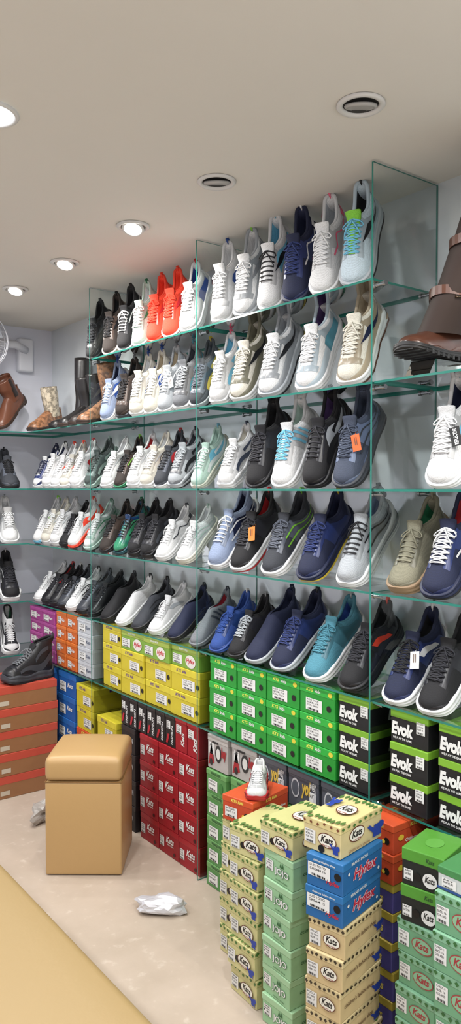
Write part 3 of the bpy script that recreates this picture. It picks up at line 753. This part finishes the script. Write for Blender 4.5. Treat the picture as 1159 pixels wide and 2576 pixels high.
shoe_row(SH[2],[
 (88,'V','wave',('wh','wh','nv','nv','nv','nv')),(118,'K','wave',('wh','wh','bk','wh','nv')),(150,'V','sw',('wh','wh','og','wh','wh')),(178,'V','sw',('ow','wh','og','wh','wh')),(208,'K','block',('wh','wh','rd','wh','wh')),
 (262,'K','wave',('cg','mt','mt','cg','cg')),(302,'V','line',('wh','wh','lg','wh','wh')),(340,'R','line',('db','gn','lm','bk','bk')),(376,'K','line',('wh','wh','lg','wh','rd')),(405,'K','line',('ow','wh','lg','wh','wh')),(436,'F','zig',('dg','wh','rd','bk','bk')),(474,'K','wave',('lg','lg','bk','lg','dg','gr')),
 (540,'F','wave',('mt','ow','lb','wh','mt')),(606,'K','wave',('wh','wh','sl','wh','ow')),(683,'R',None,('bk','bk','bk','bk','bk')),(750,'R','3',('wh','wh','lb','lb','mt')),(829,'F','wave',('bk','bk','lg','bk','pu')),(908,'R','line',('sl','dg','dg','sl','sl')),
 (1150,'R','sw',('wh','wh','lb','wh','nv'))],
 lambda p:54 if p>640 else 44,11,lambda p:1.04 if p>640 else .84,G3,{908:((215,95,35),None),1150:((20,20,22),'REFLECTIVE')})
shoe_row(SH[3],[
 (98,'F','wave',('wh','lb','lm','wh','wh')),(130,'K','line',('ow','wh','lg','wh','wh')),(158,'K','line',('wh','wh','lg','wh','wh')),(185,'C',None,('bk','bk','bk','bk','bk')),(215,'F','wave',('wh','og','og','wh','wh')),
 (262,'V','line',('wh','mt','gn','wh','wh','mt')),(302,'R',None,('db','bk','bk','bk','bk')),(340,'F','line',('ir','ir','gn','bk','bk')),(378,'K','line',('bk','bk','dg','bk','bk')),(408,'K','wave',('bk','bk','dg','bk','bk')),(446,'C','zig',('wh','wh','dg','wh','wh')),(500,'C','line',('wh','ow','mt','wh','wh')),
 (582,'F','line',('bs','wh','nv','wh','nv')),(654,'R',None,('bk','wh','rd','bk','rd',None,'rd')),(736,'R','line',('dg','wh','lm','dg','dg')),(828,'R',None,('nv','nv','ye','nv','nv',None,'ye')),
 (932,'F','line',('lg','wh','gr','bk','bs')),(1040,'C',None,('ol','tn','ol','ol','gn',None,'tn')),(1144,'R','zig',('nv','nv','wh','wh','rd'))],
 lambda p:42,8,lambda p:1.05 if p>520 else .86,G4,{654:((215,125,45),None)})
shoe_row(SH[4],[
 (105,'C',None,('wh','wh','lg','wh','wh')),(134,'C','bar',('bk','bk','rd','bk','rd')),(160,'C','line',('bk','bk','wh','bk','bk')),(187,'C',None,('dg','bk','bk','bk','bk')),(214,'C','line',('wh','wh','bk','wh','wh')),
 (246,'C','sw',('dg','bk','bk','bk','bk')),(274,'C',None,('bk','bk','dg','bk','bk')),(308,'S',None,('bk','bk','dg','bk','bk')),(348,'S',None,('wh','wh','dg','wh','wh')),(390,'S','line',('dg','bk','bk','bk','bk')),(432,'C','bar',('wh','wh','lg','wh','wh')),(482,'S',None,('nv','bk','dg','bk','bk')),
 (540,'S','3',('gr','gr','dg','bk','rd')),(593,'R',None,('bl','bl','wh','bl','bl')),(640,'R',None,('bk','bk','lg','lg','bk')),(696,'S',None,('nv','lg','nv','nv','nv')),(764,'R',None,('nv','lg','dg','nv','nv')),(850,'R',None,('tl','wh','lg','tl','bl')),
 (940,'R','bar',('bk','bk','og','bk','bk')),(1048,'R','bar',('nv','wh','wh','bk','bk')),(1144,'R',None,('bk','wh','wh','bk','bk'))],
 lambda p:34,6,lambda p:1.02 if p>660 else .86,G5,{1048:(WT_,None)},lambda a:a[1]=='C' and a[0]<460)
# end wall shoes
GE='shoes on the end wall'
for (zz,k,kd,c,tl_,xx,s_) in [(SH[2],'R',None,('dg','bk','bk','bk','bk'),26,1.605,1),(SH[3],'R','line',('wh','wh','lg','wh','wh'),34,1.60,1),(SH[4],'K','line',('bk','wh','wh','bk','bk'),34,1.605,1),(SH[5],'H','sw',('wh','wh','bk','wh','gn','bk'),30,1.60,.85)]:
    put_shoe(zz,k,kd,c,tl_,-12,s_,grp=GE,back=True,X=xx)
    put_shoe(zz,k,kd,c,tl_,-12,s_,grp=GE,back=True,X=xx-.16)

# ---------------------------------------------------------------- boots
def boot_shaft(h,r0=(.062,.040),r1=(.056,.050),lean=0.0,z0=.06,cx=.070,name='shaft',leany=0.0):
    g=Geo(); rows=[]; n=28; m=16
    def cen(z): return cx-lean*(z-z0), leany*(z-z0)
    for i in range(m+1):
        f=i/m; z=z0+(h-z0)*f; e=f*f*(3-2*f)
        rx=r0[0]+(r1[0]-r0[0])*e-.010*math.sin(pi*min(1,f*1.6))*(1 if f<.625 else 0); ry=r0[1]+(r1[1]-r0[1])*e; c,cy=cen(z)
        wr=1+.018*math.sin(z*55)*(1-f)
        rows.append([Vector((c+rx*math.cos(2*pi*k/n)*wr,cy+ry*math.sin(2*pi*k/n)*wr,z)) for k in range(n)])
    for i in range(3):
        z=h-.012*(i+1); rx=r1[0]-.004;ry=r1[1]-.004; c,cy=cen(z)
        rows.append([Vector((c+rx*math.cos(2*pi*k/n),cy+ry*math.sin(2*pi*k/n),z)) for k in range(n)])
    g.grid(rows,wrap=True); g.f.append(tuple(len(g.v)-n+k for k in range(n)))
    return g.mesh(name,True,False)
def strap(zc,cx,cy,rx,ry,tilt,w=.010):
    g=Geo(); rows=[]; n=40
    for k in range(n):
        a=2*pi*k/n; x=cx+rx*math.cos(a); y=cy+ry*math.sin(a); zz=zc+tilt*(x-cx)
        rows.append([Vector((x,y,zz-w)),Vector((cx+(x-cx)*1.03,cy+(y-cy)*1.03,zz-w)),Vector((cx+(x-cx)*1.03,cy+(y-cy)*1.03,zz+w)),Vector((x,y,zz+w))])
    rows.append(rows[0]); g.grid(rows); return g.mesh('strap',False)
def ring(w,h,r):
    return tube([(w/2,0,h/2),(w/2,0,-h/2),(-w/2,0,-h/2),(-w/2,0,h/2)],r,6,1,True)
def boot(loc,rot,mfoot,mshaft,msole,h,label,scale=1.0,lean=0,gusset=None,straps=(),r0=(.062,.040),r1=(.056,.050),leany=0,grp='boots on the shelves',name='boot',lug=False,wide=1.0,cx=.07):
    b=empty(name,loc,rot); b.scale=(scale,scale*wide,scale)
    d=parts('B')
    add('upper',d['upper'],b,[mfoot]); add('midsole',d['midsole'],b,[msole]); add('outsole',d['outsole'],b,[msole])
    add('toe_guard',d['toe_guard'],b,[mfoot]); add('heel_counter',d['heel_counter'],b,[mfoot])
    add('shaft',boot_shaft(h,r0=r0,r1=r1,lean=lean,leany=leany,cx=cx),b,[mshaft])
    if gusset:
        for sd in(-1,1):
            g=Geo()
            g.grid([[Vector((.07+(-.018+.036*i/6)*(1-.3*j/5)-lean*(h-.1)*j/5,sd*(.0425+.0095*(j/5)**1.2+.0015-.004*abs(i/3-1)**2),.082+(h-.086)*j/5)) for i in range(7)] for j in range(6)])
            add('elastic_gusset',g.mesh('elastic_gusset'),b,[gusset])
    if lug:
        for i in range(13):
            t=.12+.8*i/12; x=.285*(1-math.cos(pi*t))/2; w=cr(WT,t)*.044*1.11
            g=Geo(); g.add(boxgeo(x-.005,x+.005,-w-.0015,w+.0015,cr(ZS,t)-.006,cr(ZS,t)+.008))
            add('tread_lug',g.mesh('tread_lug',False,False),b,[msole])
    for (zc,sx,sy,rx,ry,tl,m) in straps:
        s=add('strap',strap(zc,sx,sy,rx,ry,tl,.012),b,[m])
        g=Geo(); g.add(ring(.032,.032,.0028)); g.add(tube([(-.016,0,0),(.010,-.002,0)],.002,5))
        add('buckle',g.mesh('buckle',True,False),s,[mat((150,135,115),.25,1.0,None,'antique_metal')],(sx+rx*.64,sy+ry*.82,zc+tl*rx*.62),(0,0,math.radians(-45)))
    top(b,label,'boot',grp); return b
tanL=mat((96,58,42),.35,0,'leather');dkL=mat((38,30,28),.45,0,'leather');bkL=mat((24,22,23),.35,0,'leather');snk=mat((188,176,156),.4,0,'snake')
orl=mat((150,104,72),.4,0,'snake');brsole=mat((50,34,26),.5,0,None,'boot_sole');bksole=mat((22,20,20),.5,0,None,'boot_sole')
z=SH[1]+.004
boot((1.885,4.035,z+.05),(0,math.radians(13),math.radians(207)),orl,snk,brsole,.235,'white and tan patterned leather ankle boot',.92,r1=(.052,.048))
boot((1.90,3.585,z+.042),(0,math.radians(12),math.radians(192)),bkL,bkL,brsole,.25,'black furry leather ankle boot on glass shelf',.92)
boot((1.90,3.335,z+.052),(0,math.radians(14),math.radians(186)),orl,orl,brsole,.28,'tan and orange snakeskin print boot on glass shelf',.95,lean=.1)
boot((1.90,3.465,z+.042),(0,math.radians(12),math.radians(190)),dkL,bkL,brsole,.26,'dark leather ankle boot between two boots on shelf',.90)
boot((1.925,3.715,z),(0,0,math.radians(176)),bkL,bkL,bksole,.44,'tall black leather boot standing behind ankle boots',.85)
for X_,mm,gg,lb in((1.735,tanL,dkL,'brown leather chelsea ankle boot on end wall shelf'),(1.575,dkL,bkL,'dark brown chelsea ankle boot on end wall shelf')):
    boot((X_,4.205,z+.190),(0,math.radians(42),math.radians(208)),mm,mm,brsole,.20,lb,.98,gusset=gg)
# large brown strapped boot, on a clear riser
RZ=SH[1]+.058
bigL=mat((72,42,30),.3,0,'leather');sued=mat((46,32,26),.7,0,'leather');strL=mat((82,49,35),.35,0,'leather')
hx,hy=1.915,1.380
yawb=183.0
boot((hx,hy,RZ),(0,0,math.radians(yawb)),bigL,sued,bksole,.52,'tall brown leather boot with straps and buckles',1.0,lean=-.02,leany=.50,r0=(.090,.054),r1=(.088,.084),cx=.118,
     straps=[(.150,.120,.045,.084,.058,.25,strL),(.290,.123,.115,.090,.070,.0,strL)],lug=True,wide=1.12)
g=Geo()
g.grid([[Vector((.05,-.04,0)),Vector((.05,.04,0))],[Vector((.07,-.04,.046)),Vector((.07,.04,.046))],[Vector((.20,-.04,.046)),Vector((.20,.04,.046))],[Vector((.23,-.04,0)),Vector((.23,.04,0))]])
o=add('acrylic_stand',g.mesh('acrylic_riser',False,False),None,[ACRYL],(hx,hy,SH[1]+.001),(0,0,math.radians(yawb)))
top(o,'clear acrylic riser under the tall brown boot','display stand','acrylic shoe stands')
for px in(1050,1090):
    o=add('acrylic_stand',standmesh('R',math.radians(54)),None,[ACRYL],(1.98,Yat(px,1.8,1.55),SH[2]+.001),(0,0,math.radians(190)))
    top(o,'empty clear acrylic shoe stand on glass shelf','display stand','acrylic shoe stands')

# ---------------------------------------------------------------- shoe boxes on the lowest glass shelf
z6=SH[5]; gS='shoe boxes on the lowest glass shelf'
FX=1.678
for i in range(4):
    stack(['kgreen']*3,FX+.125,1.745+.1655*i,z6,.25,.161,.092,0,gS)
for y in(1.585,1.385,1.215,1.055):
    stack(['evok']*3,FX+.13,y,z6,.25,.132,.093,0,gS)
ys=[2.492,2.695,2.895,3.085]; ws=[.2,.196,.19,.17]
for y,w in zip(ys,ws):
    zz=stack(['kyellow']*2,FX+.124,y,z6,.24,w,.098,0,gS,1.5,.002)
    stack(['lime' if y<3.0 else 'kyellow'],FX+.124,y,zz,.24,w,.085,0,gS,2)
stack(['white']*4,FX+.12,3.34,z6,.24,.155,.069,0,gS)
for y in(3.490,3.610): stack(['obox']*4,FX+.12,y,z6,.24,.112,.069,0,gS)
for y in(3.752,3.915): stack(['purple']*4,FX+.12,y,z6,.24,.155,.066,0,gS)
# ---------------------------------------------------------------- shoe boxes standing on the floor under the shelves
gF='shoe boxes on the floor under the shelves'
for i in range(3):
    stack(['red']*4,FX+.125,2.462+.149*i,0,.25,.145,.113,0,gF,.6)
for y in (2.435,2.520): put_box('redup',FX+.125,y,.453,.25,.082,.130,0,gF)
for i in range(6): put_box('blackup',FX+.125,2.60+.073*i,.453,.25,.068,.126,0,gF)
stack(['blackst']*4,FX+.125,2.93,0,.25,.12,.113,0,gF,.6)
zz=stack(['orange']*3,FX+.12,3.34,0,.24,.185,.11,0,gF); stack(['kyellow']*2,FX+.12,3.34,zz,.24,.185,.108,0,gF)
zz=stack(['orange']*3,FX+.12,3.13,0,.24,.185,.11,0,gF); stack(['kyellow'],FX+.12,3.13,zz,.24,.185,.108,0,gF)
stack(['blue']*5,FX+.12,3.55,0,.24,.19,.114,0,gF)
stack(['blue']*5,FX+.12,3.78,0,.24,.19,.114,0,gF)
stack(['wgreen']*5,FX+.12,2.275,0,.24,.125,.089,0,gF)
for i,y in enumerate((2.13,1.975,1.82,1.665)):
    stack(['wgreen']*4,FX+.13,y,0,.24,.145,.112,0,gF)
    put_box('doodr' if i<1 else 'doodle',FX+.13,y,.452,.24,.145,.128,0,gF)
put_box('doodr',FX+.12,2.275,.449,.24,.125,.128,0,gF)
# stack in the right bay
z0=stack(['pyel']*5,1.715,1.435,0,.20,.115,.082,0,gF)
stack(['orange']*2,1.715,1.435,z0,.20,.115,.082,0,gF)
stack(['mint']*5,1.80,1.27,0,.23,.15,.11,0,gF); stack(['mint']*5,1.80,1.09,0,.23,.15,.11,0,gF)
# free-standing stacks on the floor in front of the shelves
gA='shoe boxes stacked on the floor in front of the shelves'
stack(['pale']*5,1.565,1.912,0,.18,.128,.089,0,gA,1.8,.003)
put_box('orange',1.555,1.900,.446,.185,.125,.080,12,gA)
stack(['pale']*5,1.470,1.735,0,.185,.128,.085,0,gA,2.6,.005)
put_box('pale',1.475,1.742,.426,.20,.135,.082,10,gA)
stack(['jojo']*6,1.464,1.580,0,.185,.122,.082,0,gA,2.6,.005)
put_box('pale',1.462,1.590,.493,.19,.128,.080,4,gA)
stack(['pogo']*5,1.455,1.395,0,.19,.110,.081,11,gA,3,.005)
stack(['hyblue']*2,1.450,1.392,.406,.19,.112,.081,11,gA,2.4,.003)
put_box('cream',1.452,1.410,.569,.19,.118,.083,9,gA)
stack(['mint']*5,1.575,1.205,0,.15,.122,.084,3,gA,2,.003)
stack(['gblack']*2,1.575,1.208,.421,.14,.112,.092,12,gA,1.4)
stack(['mint']*6,1.550,1.065,0,.16,.125,.093,4,gA,2)
put_box('gwhite',1.555,1.065,.559,.16,.125,.055,4,gA)
# kids shoe on the orange box
put_shoe(.446+.080+.001,'K','line',('wh','rd','gr','wh','wh','wh','rd'),10,46,.52,front=1.478,grp='kids shoes',stand=False,YY=1.874,xyz=(.50,.64,.52))
# coral-lid stack by the end wall
stack(['coral']*5,1.474,3.72,0,.33,.30,.109,0,'tan boxes with coral lids',.8)
bb=empty('ankle_boot',(1.64,3.655,.5475),(0,0,math.radians(190))); build_shoe('H','wave',('bk','dg','dg','gr','bk'),bb,True); bb.scale=(.92,1.0,1.14)
top(bb,'black padded lace-up winter ankle boot on coral boxes','boot','boots on the shelves')

# ---------------------------------------------------------------- stool
MUS=mat((180,146,98),.42,0,'leather','mustard_leather')
def cushion(name,wx,wy,z0,z1,dome,bev):
    me=bevbox(name,-wx/2,wx/2,-wy/2,wy/2,z0,z1,bev,5)
    bm=bmesh.new(); bm.from_mesh(me)
    bmesh.ops.subdivide_edges(bm,edges=[e for e in bm.edges if e.calc_length()>.08],cuts=7,use_grid_fill=True)
    for v in bm.verts:
        fx=max(0,1-(2*v.co.x/wx)**2);fy=max(0,1-(2*v.co.y/wy)**2)
        if v.co.z>(z0+z1)/2: v.co.z+=dome*(fx*fy)**.5
    bm.to_mesh(me); bm.free()
    me.polygons.foreach_set('use_smooth',[True]*len(me.polygons)); return me
st=empty('stool',(1.42,2.79,0),(0,0,math.radians(-38)))
add('stool_body',bevbox('stool_body',-.148,.148,-.148,.148,.003,.365,.008,4),st,[MUS])
add('seat',cushion('seat',.301,.301,.366,.460,.012,.024),st,[MUS])
g=Geo(); g.add(tube([(-.1475,-.1475,.3655),(.1475,-.1475,.3655),(.1475,.1475,.3655),(-.1475,.1475,.3655)],.0022,6,1,True)); add('seam_piping',g.mesh('seam_piping',True,False),st,[mat((140,104,60),.5,0,'leather')])
for x in(-.12,.12):
    for y in(-.12,.12):
        g=Geo(); g.add(cyl((x,y,0),(x,y,.005),.012,.012,12)); add('foot',g.mesh('foot',False,False),st,[bksole])
top(st,'mustard tan leather cube stool with padded lid seat','stool')
# bench
M2=mat((150,126,84),.5,0,'leather','bench_leather')
be=empty('bench',(.52,1.25,0))
add('bench_base',bevbox('bench_base',-.235,.235,-1.2,1.25,.0,.33,.01,3),be,[M2])
add('seat_cushion',cushion('seat_cushion',.54,2.56,.331,.448,.004,.03),be,[M2])
top(be,'long mustard yellow leather padded bench','bench')

# ---------------------------------------------------------------- crumpled paper and plastic
def crumple(name,loc,sx,sy,sz,seed,m,label,cat,amp=.28,rot=0):
    bm=bmesh.new(); bmesh.ops.create_icosphere(bm,subdivisions=3,radius=1)
    for v in bm.verts:
        n=noise.noise(v.co*1.4+Vector((seed,0,0)))+.35*abs(noise.noise(v.co*4+Vector((seed,seed,0))))
        r=1+amp*n
        v.co=Vector((v.co.x*sx*r,v.co.y*sy*r,max(v.co.z,-.75)*sz*r))
    mz=min(v.co.z for v in bm.verts)
    for v in bm.verts: v.co.z-=mz
    me=bpy.data.meshes.new(name); bm.to_mesh(me); bm.free(); me.materials.append(None)
    o=add(name,me,None,[m],loc,(0,0,rot)); top(o,label,cat); return o
crumple('crumpled_paper',(1.435,2.275,.001),.085,.040,.028,3.3,mat((200,200,206),.35,.25,'card'),'crumpled white wrapping paper lying on the floor','paper',.5,math.radians(-42))
crumple('plastic_bag',(1.42,3.24,.001),.07,.05,.04,5.3,mat((168,162,156),.3,0,'card'),'crumpled clear plastic packaging beside the stool','plastic bag',.8,.3)

# ---------------------------------------------------------------- ceiling downlights
WHT=mat((205,204,202),.45,0,None,'white_trim');DARK=mat((40,38,36),.7,0,None,'recess_shade')  # dark tone stands in for shade inside the downlight recess
def lathe(prof,n=40):
    g=Geo(); g.grid([[Vector((r*math.cos(2*pi*k/n),r*math.sin(2*pi*k/n),z)) for k in range(n)] for r,z in prof],wrap=True); return g
ringm=lathe([(.058,-.0005),(.059,-.004),(.055,-.008),(.046,-.007),(.043,-.003),(.043,0.0)]).mesh('trim_ring',True,False)
recm=lathe([(.0431,-.0012),(.00001,-.0012)]).mesh('recess',False,False)
gimm=lathe([(.00001,.004),(.038,.004),(.040,0),(.038,-.004),(.034,-.005),(.031,-.003),(.00001,-.003)]).mesh('gimbal_head',True,False)
lensm=lathe([(.031,-.0042),(.00001,-.0042)]).mesh('lamp_lens',False,False)
EM=mat((255,248,236),.5,0,None,'lamp_glow',9)
GREYL=mat((150,148,145),.3,0,None,'lens_off')
for i,(x,y,on) in enumerate([(1.40,1.312,0),(1.40,1.90,0),(1.40,2.40,1),(1.40,2.953,1),(1.40,3.482,1),(1.40,.76,1),(1.40,.2,1),(1.40,-.36,1)]):
    b=empty('ceiling_downlight',(x,y,CEIL-.0005))
    add('trim_ring',ringm,b,[WHT]); add('recess',recm,b,[DARK if not on else mat((150,144,134),.6,0,None,'recess_lit')])  # flat disc: recess shade painted dark, painted paler where the lamp is on
    h=add('gimbal_head',gimm,b,[WHT if on else mat((165,163,160),.5,0,None,'gimbal_grey')],(0,0,-.010 if on else -.005),(0,math.radians(22) if on else math.radians(-17),.7 if on else .9))
    add('lamp_lens',lensm,h,[EM if on else GREYL])
    top(b,'round recessed gimbal ceiling downlight, '+('switched on' if on else 'switched off'),'ceiling light','gimbal downlights')
    if on:
        L=bpy.data.lights.new('spot_lamp','SPOT'); L.energy=22; L.spot_size=math.radians(172); L.spot_blend=.6; L.shadow_soft_size=.03; L.color=(1,.96,.9)
        lo=bpy.data.objects.new('spot_lamp',L); col.objects.link(lo); lo.parent=b; lo.location=(-.004,0,-.05); lo.rotation_euler=(0,math.radians(-6),0)
bigring=lathe([(.072,-.0005),(.073,-.005),(.066,-.009),(.060,-.006),(.060,-.002)]).mesh('trim_ring',True,False)
biglens=lathe([(.0601,-.003),(.00001,-.003)]).mesh('lamp_lens',False,False)
EM2=mat((240,248,255),.5,0,None,'panel_glow',8)
for (x,y) in [(.70,1.90),(.70,.55),(.70,-.9),(-.75,1.9),(-.75,.55),(-.75,-.9),(.70,3.3),(-.75,3.3)]:  # first lamp is in view; the rest are unseen, added for general light
    b=empty('round_ceiling_lamp',(x,y,CEIL-.0005))
    add('trim_ring',bigring,b,[WHT]); add('lamp_lens',biglens,b,[EM2])
    top(b,'round recessed ceiling lamp glowing cool white','ceiling light','round ceiling lamps')
    L=bpy.data.lights.new('area_lamp','AREA'); L.shape='DISK'; L.size=.118; L.energy=18.5; L.color=(.97,.985,1)
    lo=bpy.data.objects.new('area_lamp',L); col.objects.link(lo); lo.parent=b; lo.location=(0,0,-.012)
# added fill light at the unseen south end, brightens ceiling and shelves
L=bpy.data.lights.new('south_fill_light','AREA'); L.shape='RECTANGLE'; L.size=3.8; L.size_y=1.9; L.energy=56; L.color=(1,.99,.97)
lo=bpy.data.objects.new('south_fill_light',L); col.objects.link(lo); lo.location=(-.3,-2.55,1.05); lo.rotation_euler=(math.radians(102),0,0)

# ---------------------------------------------------------------- wall fan
fb=empty('wall_fan',(1.77,YW,2.27))
FW=mat((206,208,216),.4,0,None,'fan_plastic')
add('wall_mount',bevbox('wall_mount',-.045,.045,-.055,-.001,-.10,.09,.012,3),fb,[FW])
g=Geo(); g.add(tube([(0,-.05,.02),(-.08,-.09,.04),(-.20,-.12,.03),(-.26,-.14,0)],.022,10)); add('arm',g.mesh('arm',True,False),fb,[FW])
g=Geo(); g.add(cyl((-.30,-.12,0),(-.36,-.24,0),.055,.045,20)); add('motor_housing',g.mesh('motor_housing',False,False),fb,[FW])
ax=Vector((-.06,-.12,0)).normalized(); cc=Vector((-.37,-.26,0)); s1=Vector((ax.y,-ax.x,0)); s2=Vector((0,0,1))
g=Geo()
for (rr,dd) in((.17,0),(.168,.03),(.15,-.04),(.12,.05),(.08,.056),(.04,.06)):
    g.add(tube([cc+ax*dd+s1*math.cos(2*pi*k/32)*rr+s2*math.sin(2*pi*k/32)*rr for k in range(32)],.0025,5,1,True))
for k in range(36):
    a=2*pi*k/36; d=s1*math.cos(a)+s2*math.sin(a)
    g.add(tube([cc+ax*.06+d*.03,cc+ax*.05+d*.12,cc+d*.17,cc-ax*.04+d*.15,cc-ax*.05+d*.05],.0013,4))
add('cage',g.mesh('cage',True,False),fb,[FW])
for k in range(3):
    g=Geo(); rows=[]
    for i in range(6):
        r=.02+.125*i/5; rows.append([cc+(s1*math.cos(2*pi*k/3+b)+s2*math.sin(2*pi*k/3+b))*r+ax*(.02*(b-.4)) for b in (0,.3,.6,.9)])
    g.grid(rows); add('blade',g.mesh('blade',True,False),fb,[mat((175,180,190),.3,0,None,'fan_blade')])
top(fb,'white wall-mounted fan with wire cage','fan')

# ---------------------------------------------------------------- world, camera
w=bpy.data.worlds.new('world'); sc.world=w; w.use_nodes=True
w.node_tree.nodes['Background'].inputs[0].default_value=(.8,.85,.95,1); w.node_tree.nodes['Background'].inputs[1].default_value=.3
cam=bpy.data.cameras.new('camera'); co=bpy.data.objects.new('camera',cam); col.objects.link(co)
co.location=(0,0,1.5); co.rotation_euler=(math.radians(90)-PT,0,-TH)
cam.sensor_fit='VERTICAL'; cam.sensor_height=24; cam.lens=24*1935/2576; cam.clip_start=.02
sc.camera=co
sc.view_settings.view_transform='Standard'
sc.view_settings.exposure=0
